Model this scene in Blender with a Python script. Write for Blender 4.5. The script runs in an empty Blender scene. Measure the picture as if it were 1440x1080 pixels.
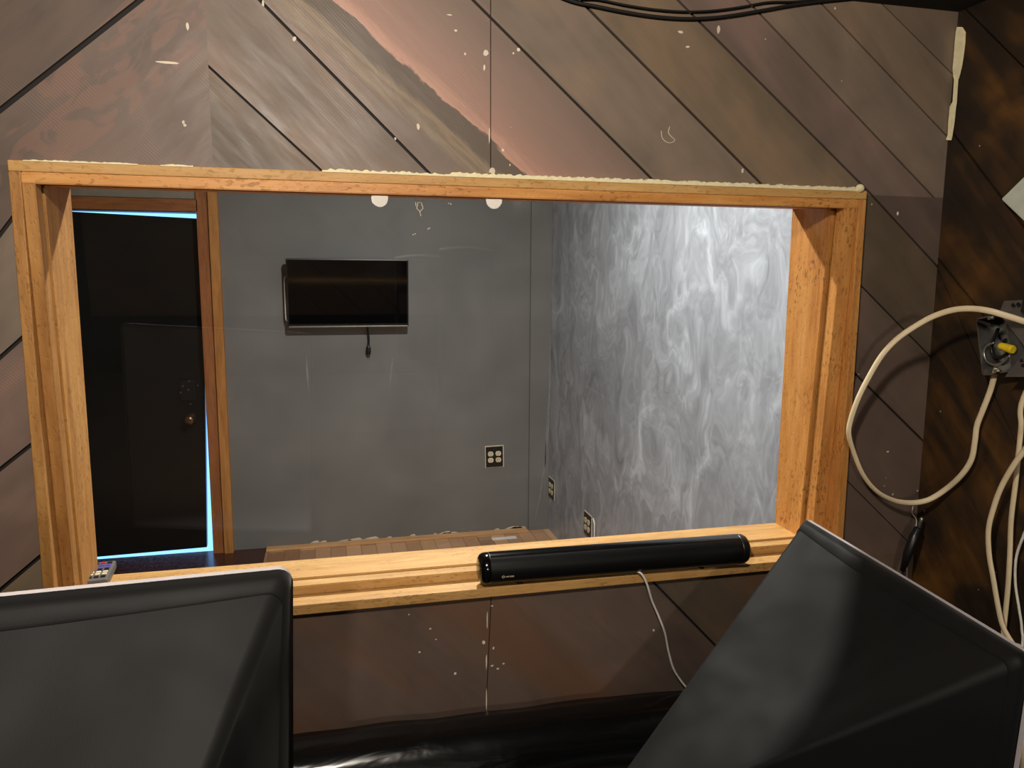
import bpy, bmesh, math, random
from mathutils import Vector, Matrix, noise
random.seed(7)
C = bpy.context.scene.collection
SC = bpy.context.scene

# ------------------------------------------------------------------ camera
YAW, PITCH, ROLL, F = .2389, -.1404, .0059, 1081.0
CAM = Vector((.4279, -1.25, 1.553))
cy, sy, cp, sp = math.cos(YAW), math.sin(YAW), math.cos(PITCH), math.sin(PITCH)
fwd = Vector((sy*cp, cy*cp, sp)); r0 = Vector((cy, -sy, 0)); u0 = r0.cross(fwd)
cr, sr = math.cos(ROLL), math.sin(ROLL)
right = cr*r0 + sr*u0; up = -sr*r0 + cr*u0
cam = bpy.data.cameras.new('camera'); cam.sensor_width = 36; cam.lens = 36*F/1440; cam.clip_start = .02
camo = bpy.data.objects.new('camera', cam); C.objects.link(camo)
m = Matrix((right, up, -fwd)).transposed().to_4x4(); m.translation = CAM
camo.matrix_world = m
SC.camera = camo

def ray(x, y): return right*((x-720)/F) + up*((540-y)/F) + fwd
def onX(x, y, X): d = ray(x, y); return CAM + d*((X-CAM.x)/d.x)
def onY(x, y, Y): d = ray(x, y); return CAM + d*((Y-CAM.y)/d.y)
def onZ(x, y, Z): d = ray(x, y); return CAM + d*((Z-CAM.z)/d.z)

# ------------------------------------------------------------------ helpers
def link(name, bm, mats, parent=None, smooth=False):
    bmesh.ops.recalc_face_normals(bm, faces=bm.faces)
    me = bpy.data.meshes.new(name); bm.to_mesh(me); bm.free()
    if not isinstance(mats, (list, tuple)): mats = [mats]
    for mm in mats: me.materials.append(mm)
    if smooth:
        for p in me.polygons: p.use_smooth = True
    o = bpy.data.objects.new(name, me); C.objects.link(o)
    if parent:
        o.parent = parent
        o.matrix_parent_inverse = pmat(parent).inverted()
    return o
def pmat(o):
    return (pmat(o.parent) @ o.matrix_parent_inverse if o.parent else Matrix.Identity(4)) @ o.matrix_basis
def tag(o, label, cat, group=None, kind=None):
    o['label'] = label; o['category'] = cat
    if group: o['group'] = group
    if kind: o['kind'] = kind
    return o
def thing(name, label, cat, loc, group=None, kind=None):
    o = bpy.data.objects.new(name, None); o.empty_display_size = .05; C.objects.link(o)
    o.location = loc
    return tag(o, label, cat, group, kind)
def box(bm, a, b, bevel=0, mi=0, mat=None):
    a, b = Vector(a), Vector(b); c = (a+b)/2; s = b-a
    g = bmesh.ops.create_cube(bm, size=1)
    bmesh.ops.scale(bm, vec=[abs(v) for v in s], verts=g['verts'])
    fs = set(f for v in g['verts'] for f in v.link_faces)
    vs = g['verts']
    if bevel:
        es = list(set(e for v in g['verts'] for e in v.link_edges))
        r = bmesh.ops.bevel(bm, geom=es, offset=bevel, segments=2, affect='EDGES', profile=.6)
        vs = list(set(v for f in r['faces'] for v in f.verts)); fs = set(f for v in vs for f in v.link_faces)
    if mat: bmesh.ops.transform(bm, matrix=mat, verts=vs)
    bmesh.ops.translate(bm, vec=c, verts=vs)
    for f in fs: f.material_index = mi
    return vs
def tube(bm, pts, r, seg=10, flat=1.0, caps=True, flatdir=None, mi=0):
    pts = [Vector(p) for p in pts]; n = len(pts)
    rr = r if isinstance(r, (list, tuple)) else [r]*n
    rings = []; nrm = None
    for i in range(n):
        t = (pts[min(i+1, n-1)]-pts[max(i-1, 0)]).normalized()
        if nrm is None:
            nrm = t.orthogonal().normalized() if flatdir is None else (Vector(flatdir)-t*t.dot(Vector(flatdir))).normalized()
        else:
            src = nrm if flatdir is None else Vector(flatdir)
            nrm = (src - t*t.dot(src)).normalized()
        b = t.cross(nrm)
        rings.append([bm.verts.new(pts[i] + (nrm*math.cos(a)*rr[i]*flat + b*math.sin(a)*rr[i])) for a in [2*math.pi*k/seg for k in range(seg)]])
    fs = []
    for i in range(n-1):
        for k in range(seg):
            fs.append(bm.faces.new((rings[i][k], rings[i][(k+1) % seg], rings[i+1][(k+1) % seg], rings[i+1][k])))
    if caps:
        fs.append(bm.faces.new(rings[0][::-1])); fs.append(bm.faces.new(rings[-1]))
    for f in fs: f.material_index = mi
def smooth_path(pts, n=8):
    pts = [Vector(p) for p in pts]; out = []
    P = [pts[0]*2-pts[1]] + pts + [pts[-1]*2-pts[-2]]
    for i in range(1, len(P)-2):
        for k in range(n):
            t = k/n; a, b, c, d = P[i-1], P[i], P[i+1], P[i+2]
            out.append(.5*((2*b)+(c-a)*t+(2*a-5*b+4*c-d)*t*t+(-a+3*b-3*c+d)*t**3))
    out.append(pts[-1]); return out
def cyl(bm, a, b, r, seg=20, r2=None, mi=0): tube(bm, [a, b], [r, r if r2 is None else r2], seg, mi=mi)

# ------------------------------------------------------------------ materials
def srgb(r, g, b): 
    f = lambda c: c/12.92 if c <= .04045 else ((c+.055)/1.055)**2.4
    return (f(r/255), f(g/255), f(b/255), 1)
class NT:
    def __init__(s, name):
        s.m = bpy.data.materials.new(name); s.m.use_nodes = True
        s.t = s.m.node_tree; s.b = s.t.nodes['Principled BSDF']; s.out = s.t.nodes['Material Output']
    def n(s, ty, **kw):
        nd = s.t.nodes.new(ty)
        for k, v in kw.items():
            if k.startswith('i_'):
                key = k[2:]; key = int(key) if key.isdigit() else key.replace('_', ' ')
                nd.inputs[key].default_value = v
            else: setattr(nd, k, v)
        return nd
    def l(s, a, b): s.t.links.new(a, b)
    def coords(s, scale=(1, 1, 1), rot=(0, 0, 0), kind='Object', loc=(0, 0, 0)):
        tc = s.n('ShaderNodeTexCoord'); mp = s.n('ShaderNodeMapping')
        mp.inputs['Scale'].default_value = scale; mp.inputs['Rotation'].default_value = rot; mp.inputs['Location'].default_value = loc
        s.l(tc.outputs[kind], mp.inputs['Vector']); return mp.outputs[0]
    def noise(s, vec, scale, detail=4, rough=.55, dist=0):
        nd = s.n('ShaderNodeTexNoise'); nd.inputs['Scale'].default_value = scale; nd.inputs['Detail'].default_value = detail
        nd.inputs['Roughness'].default_value = rough; nd.inputs['Distortion'].default_value = dist
        s.l(vec, nd.inputs['Vector']); return nd.outputs['Fac']
    def ramp(s, fac, stops, interp='LINEAR'):
        nd = s.n('ShaderNodeValToRGB'); cr_ = nd.color_ramp; cr_.interpolation = interp
        while len(cr_.elements) < len(stops): cr_.elements.new(.5)
        for e, (p, c) in zip(cr_.elements, stops): e.position = p; e.color = c if len(c) == 4 else (*c, 1)
        s.l(fac, nd.inputs[0]); return nd.outputs[0]
    def mix(s, fac, a, b, mode='MIX'):
        nd = s.n('ShaderNodeMix', data_type='RGBA', blend_type=mode)
        for i, v in ((0, fac), (6, a), (7, b)):
            if hasattr(v, 'type') and hasattr(v, 'is_linked'): s.l(v, nd.inputs[i])
            else: nd.inputs[i].default_value = v
        return nd.outputs[2]
    def math(s, op, a, b=0, c=0):
        nd = s.n('ShaderNodeMath', operation=op)
        for i, v in enumerate((a, b, c)):
            if hasattr(v, 'is_linked'): s.l(v, nd.inputs[i])
            else: nd.inputs[i].default_value = v
        return nd.outputs[0]
    def bump(s, h, strength=.3, dist=.002):
        nd = s.n('ShaderNodeBump'); nd.inputs['Strength'].default_value = strength; nd.inputs['Distance'].default_value = dist
        s.l(h, nd.inputs['Height']); s.l(nd.outputs[0], s.b.inputs['Normal'])
    def col(s, c):
        if hasattr(c, 'is_linked'): s.l(c, s.b.inputs['Base Color'])
        else: s.b.inputs['Base Color'].default_value = c
    def set(s, rough=None, metal=None, spec=None):
        if rough is not None:
            if hasattr(rough, 'is_linked'): s.l(rough, s.b.inputs['Roughness'])
            else: s.b.inputs['Roughness'].default_value = rough
        if metal is not None: s.b.inputs['Metallic'].default_value = metal
        if spec is not None: s.b.inputs['Specular IOR Level'].default_value = spec
        return s

def simple(name, c, rough=.5, metal=0, spec=.5, nscale=40, amt=.12, bump=0):
    t = NT(name); v = t.coords()
    f = t.noise(v, nscale, 3)
    dark = tuple(x*(1-amt) for x in c[:3])+(1,); lite = tuple(min(1, x*(1+amt)) for x in c[:3])+(1,)
    t.col(t.ramp(f, [(.3, dark), (.7, lite)])); t.set(rough, metal, spec)
    if bump: t.bump(f, bump, .001)
    return t.m

def wood(name, c1, c2, c3, rough=.55, pits=.5, grain=9):
    t = NT(name); c1, c2, c3 = [tuple(x*.84 for x in c[:3])+(1,) for c in (c1, c2, c3)]
    oi = t.n('ShaderNodeObjectInfo'); tc = t.n('ShaderNodeTexCoord')
    add = t.n('ShaderNodeVectorMath', operation='ADD'); sc = t.n('ShaderNodeVectorMath', operation='SCALE')
    cb = t.n('ShaderNodeCombineXYZ')
    for i in range(3): t.l(oi.outputs['Random'], cb.inputs[i])
    t.l(cb.outputs[0], sc.inputs[0]); sc.inputs['Scale'].default_value = 13
    t.l(tc.outputs['Object'], add.inputs[0]); t.l(sc.outputs[0], add.inputs[1])
    mp = t.n('ShaderNodeMapping'); mp.inputs['Scale'].default_value = (.12, 1, 1); t.l(add.outputs[0], mp.inputs[0])
    g = t.noise(mp.outputs[0], grain*9, 5, .6, .4)
    big = t.noise(mp.outputs[0], grain*1.3, 3, .5, 1.2)
    f = t.math('ADD', t.math('MULTIPLY', g, .5), t.math('MULTIPLY', big, .5))
    c = t.ramp(f, [(.34, c1), (.52, c2), (.68, c3)])
    pm = t.n('ShaderNodeMapping'); pm.inputs['Scale'].default_value = (.45, 1, 1); t.l(add.outputs[0], pm.inputs[0])
    pit = t.noise(pm.outputs[0], 210, 2, .5)
    pmask = t.ramp(pit, [(.56, (0, 0, 0)), (.66, (1, 1, 1))])
    area = t.ramp(t.noise(add.outputs[0], 7, 2), [(.42, (0, 0, 0)), (.6, (1, 1, 1))])
    pf = t.math('MULTIPLY', t.math('MULTIPLY', pmask, area), pits)
    c = t.mix(pf, c, tuple(x*.5 for x in c1[:3])+(1,))
    t.col(c); t.set(rough, spec=.4)
    h = t.math('SUBTRACT', g, t.math('MULTIPLY', pmask, .8)); t.bump(h, .35, .0015)
    return t.m

M_PINE = wood('pine_board', srgb(184, 136, 76), srgb(212, 164, 98), srgb(228, 186, 122), .55, .45)
M_PINE_R = wood('varnished_pine', srgb(184, 120, 58), srgb(218, 152, 80), srgb(236, 174, 100), .5, .7)
M_PINE_L = wood('aged_pine', srgb(160, 108, 52), srgb(190, 136, 72), srgb(208, 158, 92), .55, .5)
M_JAMB = wood('red_pine', srgb(140, 84, 46), srgb(174, 110, 62), srgb(196, 130, 78), .5, .3)
M_JAMB2 = wood('light_pine', srgb(176, 116, 58), srgb(206, 142, 76), srgb(220, 160, 92), .5, .3)
M_FLOORTRIM = wood('floor_strip', srgb(206, 154, 106), srgb(230, 178, 126), srgb(240, 196, 146), .5, .3)
M_BLACK = simple('black_plastic', srgb(20, 20, 21), .35)
M_BLACKGLOSS = simple('gloss_black', srgb(9, 9, 10), .12, spec=.5, amt=.05)
M_SCREEN = simple('dark_screen', srgb(6, 6, 7), .06, spec=.4, amt=.05)
M_BARGRILLE = simple('bar_black', srgb(17, 17, 18), .34, nscale=300)
M_SILVER = simple('silver', srgb(170, 170, 165), .3, .9)
M_STEEL = simple('galvanised_steel', srgb(130, 128, 124), .42, .8, nscale=25, amt=.25)
M_CREAM = simple('cream_plastic', srgb(222, 210, 182), .45)
M_WHITECABLE = simple('cream_cable', srgb(226, 208, 172), .5, nscale=18, amt=.08)
M_WHITECORD = simple('white_cord', srgb(226, 222, 212), .5)
M_DARKCABLE = simple('dark_cable', srgb(24, 22, 21), .6)
M_PLATE = simple('dark_plate', srgb(30, 27, 22), .4)
M_CAULK = simple('cream_caulk', srgb(234, 222, 180), .75, nscale=90, amt=.1, bump=.5)
M_YELLOW = simple('yellow_plastic', srgb(232, 200, 36), .4)
M_RED = simple('red_plastic', srgb(190, 40, 40), .4)
M_PURPLE = simple('purple_plastic', srgb(96, 84, 170), .4)
M_GREYPL = simple('grey_plastic', srgb(96, 94, 92), .45)
M_PAPER = simple('white_paper', srgb(232, 228, 220), .8)
M_PANEL = simple('pale_grey_panel', srgb(192, 198, 184), .7, nscale=60, amt=.06)
M_DIFF = simple('white_diffuser_cloth', srgb(236, 234, 232), .85, nscale=120, amt=.05)
M_TRIMCLOTH = simple('white_edge_cloth', srgb(176, 170, 172), .8, nscale=120, amt=.06)
M_CEILING = simple('dark_ceiling', srgb(26, 23, 21), .9)
M_CEIL2 = simple('booth_ceiling', srgb(150, 148, 142), .9)
M_BEIGE = simple('beige_paint', srgb(150, 142, 128), .8, nscale=12)
M_CTRLFLOOR = simple('dark_carpet', srgb(46, 42, 40), .95, nscale=120, amt=.3)
M_GROOVE = simple('groove_black', srgb(22, 18, 16), .8)
M_CHIP = simple('chipped_white', srgb(218, 206, 184), .8)
M_DARKDOOR = simple('black_door_paint', srgb(17, 16, 14), .32, nscale=6, amt=.25)
M_BRONZE = simple('bronze_metal', srgb(120, 96, 70), .3, .9)

def fabric():
    t = NT('black_fabric'); v = t.coords()
    f = t.noise(v, 5, 2, .5, .3); w = t.noise(v, 600, 2)
    t.col(t.ramp(f, [(.3, srgb(11, 11, 12)), (.7, srgb(18, 18, 17))])); t.set(.6, spec=.13)
    t.b.inputs['Sheen Weight'].default_value = .05; t.b.inputs['Sheen Roughness'].default_value = .5
    h = t.math('ADD', t.math('MULTIPLY', f, 6.0), t.math('MULTIPLY', w, .02)); t.bump(h, .3, .01)
    return t.m
M_FABRIC = fabric()
def vinyl():
    t = NT('black_vinyl'); v = t.coords((1, 3, 3))
    f = t.noise(v, 6, 3, .5, 1.0); t.col(srgb(12, 12, 13)); t.set(.22, spec=.5); t.bump(f, .3, .012); return t.m
M_VINYL = vinyl()

def planks(name, dark=1.0, right_wall=False):
    """dark stained boards with worn paint; s runs across the right hand boards, d across the left hand ones"""
    t = NT(name)
    tc = t.n('ShaderNodeTexCoord'); sep = t.n('ShaderNodeSeparateXYZ'); t.l(tc.outputs['Object'], sep.inputs[0])
    X, Y, Z = sep.outputs
    if right_wall: X = Y
    ATT = t.n('ShaderNodeAttribute', attribute_name='tone')
    # across and along coordinates
    s = t.math('ADD', X, Z); d = t.math('SUBTRACT', Z, X)
    def vec(a, b, ka, kb):
        cb = t.n('ShaderNodeCombineXYZ'); t.l(t.math('MULTIPLY', a, ka), cb.inputs[0]); t.l(t.math('MULTIPLY', b, kb), cb.inputs[1]); return cb.outputs[0]
    vR = vec(s, d, 1, .16); vL = vec(d, s, 1, .16)
    left = t.math('LESS_THAN', X, .271)
    pick = t.n('ShaderNodeMix', data_type='VECTOR'); t.l(left, pick.inputs[0]); t.l(vR, pick.inputs[4]); t.l(vL, pick.inputs[5])
    v = pick.outputs[1]
    n1 = t.noise(v, 9, 3, .5, .6); n2 = t.noise(v, 46, 4, .6, .2); n3 = t.noise(tc.outputs['Object'], 6, 3, .5, .6)
    f = t.math('ADD', t.math('MULTIPLY', n1, .4), t.math('ADD', t.math('MULTIPLY', n2, .12), t.math('MULTIPLY', n3, .48)))
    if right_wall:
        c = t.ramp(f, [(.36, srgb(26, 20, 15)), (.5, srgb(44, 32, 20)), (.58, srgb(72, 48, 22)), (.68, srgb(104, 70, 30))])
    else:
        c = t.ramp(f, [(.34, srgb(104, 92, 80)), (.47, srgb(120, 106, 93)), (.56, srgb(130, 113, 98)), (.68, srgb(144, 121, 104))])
        # one worn board: bare pinkish wood beside an olive brushed band
        sj = t.math('SUBTRACT', s, t.math('MULTIPLY', t.math('SUBTRACT', 1.455, d), .118))
        wob = t.math('MULTIPLY', t.math('SUBTRACT', t.noise(vR, 26, 6, .7, 1.0), .5), .07)
        sj = t.math('ADD', sj, wob)
        band = t.ramp(t.math('MULTIPLY', t.math('SUBTRACT', sj, 2.30), 2.8),
                      [(.0, srgb(116, 99, 86)), (.08, srgb(108, 94, 82)), (.135, srgb(136, 122, 100)), (.165, srgb(112, 100, 82)), (.19, srgb(140, 124, 98)), (.225, srgb(92, 82, 70)), (.338, srgb(88, 79, 67)),
                       (.349, srgb(194, 152, 130)), (.42, srgb(162, 128, 111)), (.58, srgb(146, 120, 105)), (.72, srgb(136, 115, 101)), (.86, srgb(124, 107, 94))])
        m1 = t.math('MULTIPLY', t.math('GREATER_THAN', sj, 2.33), t.math('LESS_THAN', s, t.math('ADD', 2.66, t.math('MULTIPLY', t.math('SUBTRACT', 1.31, d), .085))))
        m1 = t.math('MULTIPLY', m1, t.math('GREATER_THAN', Z, 1.69))
        m1 = t.math('MULTIPLY', m1, t.math('GREATER_THAN', X, .275))
        c = t.mix(t.math('MULTIPLY', m1, .85), c, band)
        # pinkish dabs where the paint has rubbed off the left hand boards and under the window
        dabv = t.n('ShaderNodeVectorMath', operation='MULTIPLY'); t.l(vL, dabv.inputs[0]); dabv.inputs[1].default_value = (1, 3.2, 1)
        dab = t.ramp(t.noise(dabv.outputs[0], 20, 3, .5, 1.2), [(.48, (0, 0, 0)), (.56, (1, 1, 1))])
        mL = t.math('MULTIPLY', t.math('MULTIPLY', left, t.math('LESS_THAN', d, 1.775)), t.math('GREATER_THAN', d, 1.62))
        c = t.mix(t.math('MULTIPLY', t.math('MULTIPLY', dab, mL), .55), c, srgb(150, 118, 100))
        lo = t.math('MULTIPLY', t.math('LESS_THAN', Z, .99), t.ramp(t.noise(vR, 5, 2, .5, .6), [(.48, (0, 0, 0)), (.66, (1, 1, 1))]))
        c = t.mix(t.math('MULTIPLY', lo, .6), c, srgb(140, 102, 70))
        # board tones: lower boards darker, shade painted into those right of the window
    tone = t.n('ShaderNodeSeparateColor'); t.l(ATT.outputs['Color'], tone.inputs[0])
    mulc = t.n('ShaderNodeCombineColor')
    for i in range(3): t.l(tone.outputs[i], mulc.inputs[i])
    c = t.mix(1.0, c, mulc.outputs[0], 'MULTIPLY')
    # tiny paint flecks
    fl = t.n('ShaderNodeTexVoronoi'); fl.inputs['Scale'].default_value = 26; t.l(tc.outputs['Object'], fl.inputs['Vector'])
    fr = t.n('ShaderNodeSeparateColor'); t.l(fl.outputs['Color'], fr.inputs[0])
    fm = t.math('MULTIPLY', t.math('LESS_THAN', fl.outputs['Distance'], .045), t.math('GREATER_THAN', fr.outputs[0], .86))
    c = t.mix(t.math('MULTIPLY', fm, .8), c, srgb(190, 172, 150))
    t.col(c)
    t.set(t.ramp(n2, [(.3, (.42,)*3), (.7, (.6,)*3)]), spec=.4)
    wv = t.n('ShaderNodeTexWave', wave_type='BANDS', bands_direction='X'); wv.inputs['Scale'].default_value = 55; wv.inputs['Distortion'].default_value = 1.5
    t.l(vec(s, d, 1, .1), wv.inputs['Vector'])
    h = t.math('ADD', t.math('MULTIPLY', n2, 1.0), t.math('MULTIPLY', t.math('MULTIPLY', wv.outputs['Fac'], t.ramp(n3, [(.5, (0, 0, 0)), (.62, (1, 1, 1))])), .3)); t.bump(h, .2, .0015)
    return t.m
M_PLANK = planks('stained_planks')
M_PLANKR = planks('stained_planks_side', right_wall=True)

def dark_wall():
    t = NT('charcoal_paint'); v = t.coords()
    f = t.noise(v, 2.2, 3, .5, .4); g = t.noise(v, 70, 3)
    c = t.ramp(f, [(.3, srgb(110, 110, 109)), (.7, srgb(126, 126, 124))])
    # roller patches of a slightly different grey
    br = t.n('ShaderNodeTexBrick'); br.inputs['Scale'].default_value = 1.0; br.inputs['Mortar Size'].default_value = 0
    br.inputs['Brick Width'].default_value = .47; br.inputs['Row Height'].default_value = .33; br.offset = .37
    br.inputs['Color1'].default_value = (.9,)*3+(1,); br.inputs['Color2'].default_value = (1.08,)*3+(1,)
    sp_ = t.n('ShaderNodeSeparateXYZ'); tc = t.n('ShaderNodeTexCoord'); t.l(tc.outputs['Object'], sp_.inputs[0])
    cb = t.n('ShaderNodeCombineXYZ'); t.l(sp_.outputs[0], cb.inputs[0]); t.l(sp_.outputs[2], cb.inputs[1]); t.l(cb.outputs[0], br.inputs['Vector'])
    c = t.mix(.45, c, t.mix(1.0, c, br.outputs['Color'], 'MULTIPLY'))
    t.col(c); t.set(.55, spec=.35); t.bump(g, .12, .001); return t.m
M_DARKWALL = dark_wall()
def brushed_wall():
    t = NT('smeared_grey_paint'); v = t.coords((1, 1, .72))
    warp = t.n('ShaderNodeTexNoise'); warp.inputs['Scale'].default_value = 3.2; warp.inputs['Detail'].default_value = 2; t.l(v, warp.inputs['Vector'])
    sc = t.n('ShaderNodeVectorMath', operation='SCALE'); sc.inputs['Scale'].default_value = .8; t.l(warp.outputs['Color'], sc.inputs[0])
    ad = t.n('ShaderNodeVectorMath', operation='ADD'); t.l(v, ad.inputs[0]); t.l(sc.outputs[0], ad.inputs[1])
    a = t.noise(ad.outputs[0], 3.6, 4, .5, 1.4); b = t.noise(ad.outputs[0], 1.8, 2, .5); g = t.noise(ad.outputs[0], 14, 3, .5, 1.6)
    f = t.math('ADD', t.math('ADD', t.math('MULTIPLY', a, .5), t.math('MULTIPLY', b, .25)), t.math('MULTIPLY', g, .25))
    c = t.ramp(f, [(.33, srgb(124, 129, 138)), (.46, srgb(148, 153, 162)), (.54, srgb(163, 169, 179)), (.68, srgb(198, 206, 218))])
    t.col(c); t.set(.42, spec=.4); t.bump(f, .25, .003); return t.m
M_BRUSH = brushed_wall()
def parquet():
    t = NT('plank_floor')
    tc = t.n('ShaderNodeTexCoord'); mp = t.n('ShaderNodeMapping'); mp.inputs['Rotation'].default_value = (0, 0, math.pi/2); t.l(tc.outputs['Object'], mp.inputs[0])
    br = t.n('ShaderNodeTexBrick'); br.inputs['Scale'].default_value = 1; br.inputs['Brick Width'].default_value = .62; br.inputs['Row Height'].default_value = .085
    br.inputs['Mortar Size'].default_value = .0012; br.inputs['Color1'].default_value = srgb(140, 96, 68); br.inputs['Color2'].default_value = srgb(222, 176, 134)
    br.inputs['Mortar'].default_value = srgb(50, 32, 20); t.l(mp.outputs[0], br.inputs['Vector'])
    g = t.noise(t.coords((12, 1, 1)), 9, 4)
    c = t.mix(.2, br.outputs['Color'], t.ramp(g, [(.3, srgb(148, 106, 74)), (.7, srgb(210, 168, 126))]))
    t.col(c); t.set(.28, spec=.5); return t.m
M_FLOOR = parquet()
M_DARKFLOOR = wood('dark_red_floor', srgb(58, 30, 24), srgb(74, 40, 32), srgb(88, 50, 40), .25, .1)

def glass():
    t = NT('window_glass'); t.t.nodes.remove(t.b)
    tr = t.n('ShaderNodeBsdfTransparent'); tr.inputs[0].default_value = (.985, .99, .985, 1)
    gl = t.n('ShaderNodeBsdfGlossy'); gl.inputs['Roughness'].default_value = .0
    geo = t.n('ShaderNodeNewGeometry'); dt = t.n('ShaderNodeVectorMath', operation='DOT_PRODUCT')
    t.l(geo.outputs['Normal'], dt.inputs[0]); t.l(geo.outputs['Incoming'], dt.inputs[1])
    k = t.math('POWER', t.math('SUBTRACT', 1, t.math('ABSOLUTE', dt.outputs['Value'])), 5)
    fac = t.math('ADD', .043, t.math('MULTIPLY', k, .95))
    mx = t.n('ShaderNodeMixShader'); t.l(fac, mx.inputs[0]); t.l(tr.outputs[0], mx.inputs[1]); t.l(gl.outputs[0], mx.inputs[2]); t.l(mx.outputs[0], t.out.inputs[0])
    return t.m
M_GLASS = glass()
def emit(name, c, s):
    t = NT(name); t.col((.8, .8, .8, 1)); t.b.inputs['Emission Color'].default_value = c; t.b.inputs['Emission Strength'].default_value = s; return t.m
M_LAMP = emit('lamp_glow', (1, .82, .62, 1), 10)

# ------------------------------------------------------------------ geometry constants
W, ZT, ZB = 1.40, 1.71, .996          # outer frame of the window
Y0 = .012                              # face of the boarded wall (the frame stands 12 mm proud)
YB = .155                               # booth side of that wall
XR, XBR = 1.577, 1.739                 # right walls: this room, booth
YBACK = 3.176
ZC = 2.038                             # ceiling of this room
XL, YL = -1.5, -5.8
XBL = -1.25
ZC2 = 2.8

def structure(o, label, cat): return tag(o, label, cat, kind='structure')

# ------------------------------------------------------------------ boarded wall with the opening
def clip(poly, p, n):
    """part of the convex polygon on the side of p where n points"""
    out = []
    for i in range(len(poly)):
        a, b = poly[i], poly[(i+1) % len(poly)]
        da = (a[0]-p[0])*n[0]+(a[1]-p[1])*n[1]; db = (b[0]-p[0])*n[0]+(b[1]-p[1])*n[1]
        if da >= 0: out.append(a)
        if (da > 0 > db) or (da < 0 < db):
            k = da/(da-db); out.append((a[0]+(b[0]-a[0])*k, a[1]+(b[1]-a[1])*k))
    res = []
    for q in out:
        if not res or abs(q[0]-res[-1][0])+abs(q[1]-res[-1][1]) > 1e-6: res.append(q)
    if len(res) > 2 and abs(res[0][0]-res[-1][0])+abs(res[0][1]-res[-1][1]) < 1e-6: res.pop()
    return res if len(res) > 2 else None
def cut(polys, p, q, w):
    d = (q[0]-p[0], q[1]-p[1]); L = math.hypot(*d); n = (-d[1]/L, d[0]/L); out = []
    for po in polys:
        for sgn in (1, -1):
            r = clip(po, (p[0]+n[0]*w*sgn, p[1]+n[1]*w*sgn), (n[0]*sgn, n[1]*sgn))
            if r: out.append(r)
    return out
def PX(x, y): q = onY(x, y, Y0); return (q.x, q.z)
rect = lambda x0, z0, x1, z1: [(x0, z0), (x1, z0), (x1, z1), (x0, z1)]
i_ = .006     # boards run a little under the frame
XCH = .271
TL = [rect(XL, ZT-i_, XCH, ZC)]; TR = [rect(XCH, ZT-i_, XR, ZC)]
RR = [rect(W-i_, ZB+i_, XR, ZT-i_)]; LL = [rect(XL, ZB+i_, i_, ZT-i_)]; BB = [rect(XL, 0, XR, ZB+i_)]
g = .0023
for a, b, w in (((365, 0), (605, 245), g), ((295, 95), (450, 238), g*.8), ((665, 0), (918, 253), g), ((815, 0), (1070, 258), g), ((953, 0), (1220, 268), g*.9),
                ((1050, 0), (1320, 285), g*.8), ((1155, 5), (1330, 190), g*.7), ((1255, 20), (1345, 110), g*.5)):
    TR = cut(TR, PX(*a), PX(*b), w)
TR = cut(TR, PX(690, 60), PX(690, 245), .0008)
for a, b, w in (((1220, 268), (1300, 355), g*.9), ((1212, 403), (1297, 490), g*.7), ((1200, 523), (1295, 617), g), ((1190, 675), (1250, 735), g*.4)):
    RR = cut(RR, PX(*a), PX(*b), w)
for a, b, w in (((197, 0), (0, 155), g*1.7),): TL = cut(TL, PX(*a), PX(*b), w)
for a, b in (((0, 330), (15, 310)), ((0, 503), (28, 478)), ((0, 660), (42, 627)), ((0, 830), (50, 788))): LL = cut(LL, PX(*a), PX(*b), g*1.3)
BB = cut(BB, PX(690, 855), PX(683, 1010), .0008)
BBr = []
for po in BB:
    if sum(q[0] for q in po)/len(po) > .69: BBr += cut([po], PX(925, 825), PX(1003, 905), g)
    else: BBr.append(po)
BB = BBr

def plank_wall(name, polys, to3, depth, mats, tones, extra=None):
    bm = bmesh.new(); lay = bm.loops.layers.color.new('tone')
    for k, po in enumerate(polys):
        f0 = [bm.verts.new(to3(x, z, 0)) for x, z in po]; f1 = [bm.verts.new(to3(x, z, depth)) for x, z in po]
        fs = [bm.faces.new(f0), bm.faces.new(f1[::-1])]
        n = len(po)
        for i in range(n): fs.append(bm.faces.new((f0[i], f1[i], f1[(i+1) % n], f0[(i+1) % n])))
        tone = tones(po, k)
        for f in fs:
            for l in f.loops: l[lay] = (*tone, 1)
    nf = len(bm.faces)
    if extra: extra(bm)
    bm.faces.ensure_lookup_table()
    for f in bm.faces[nf:]:
        for l in f.loops: l[lay] = (1, 1, 1, 1)
    return link(name, bm, mats)
def tone_front(po, k):
    cx = sum(q[0] for q in po)/len(po); cz = sum(q[1] for q in po)/len(po)
    sv, dv_ = cx+cz, cz-cx
    if cx < XCH and cz > ZB: b_ = 40+sum(dv_ > t_ for t_ in (1.14, 1.31, 1.46, 1.63, 1.77))
    elif cz > ZT-.01: b_ = sum(sv > t_ for t_ in (2.14, 2.31, 2.68, 2.87, 3.08, 3.22, 3.36, 3.49))
    elif cz > ZB: b_ = 2+sum(sv > t_ for t_ in (2.79, 2.96, 3.13, 3.25))
    else: b_ = 60+sum(sv > t_ for t_ in (1.995,))
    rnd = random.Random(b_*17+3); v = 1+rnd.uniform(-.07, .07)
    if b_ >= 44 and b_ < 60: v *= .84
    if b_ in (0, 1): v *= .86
    if ZB < cz < ZT-.01 and cx > 1: v *= .8  # shade right of the window, painted into the board tone
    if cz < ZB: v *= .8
    return (v*1.0, v*rnd.uniform(.95, 1.0), v*rnd.uniform(.93, 1.0))
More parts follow.
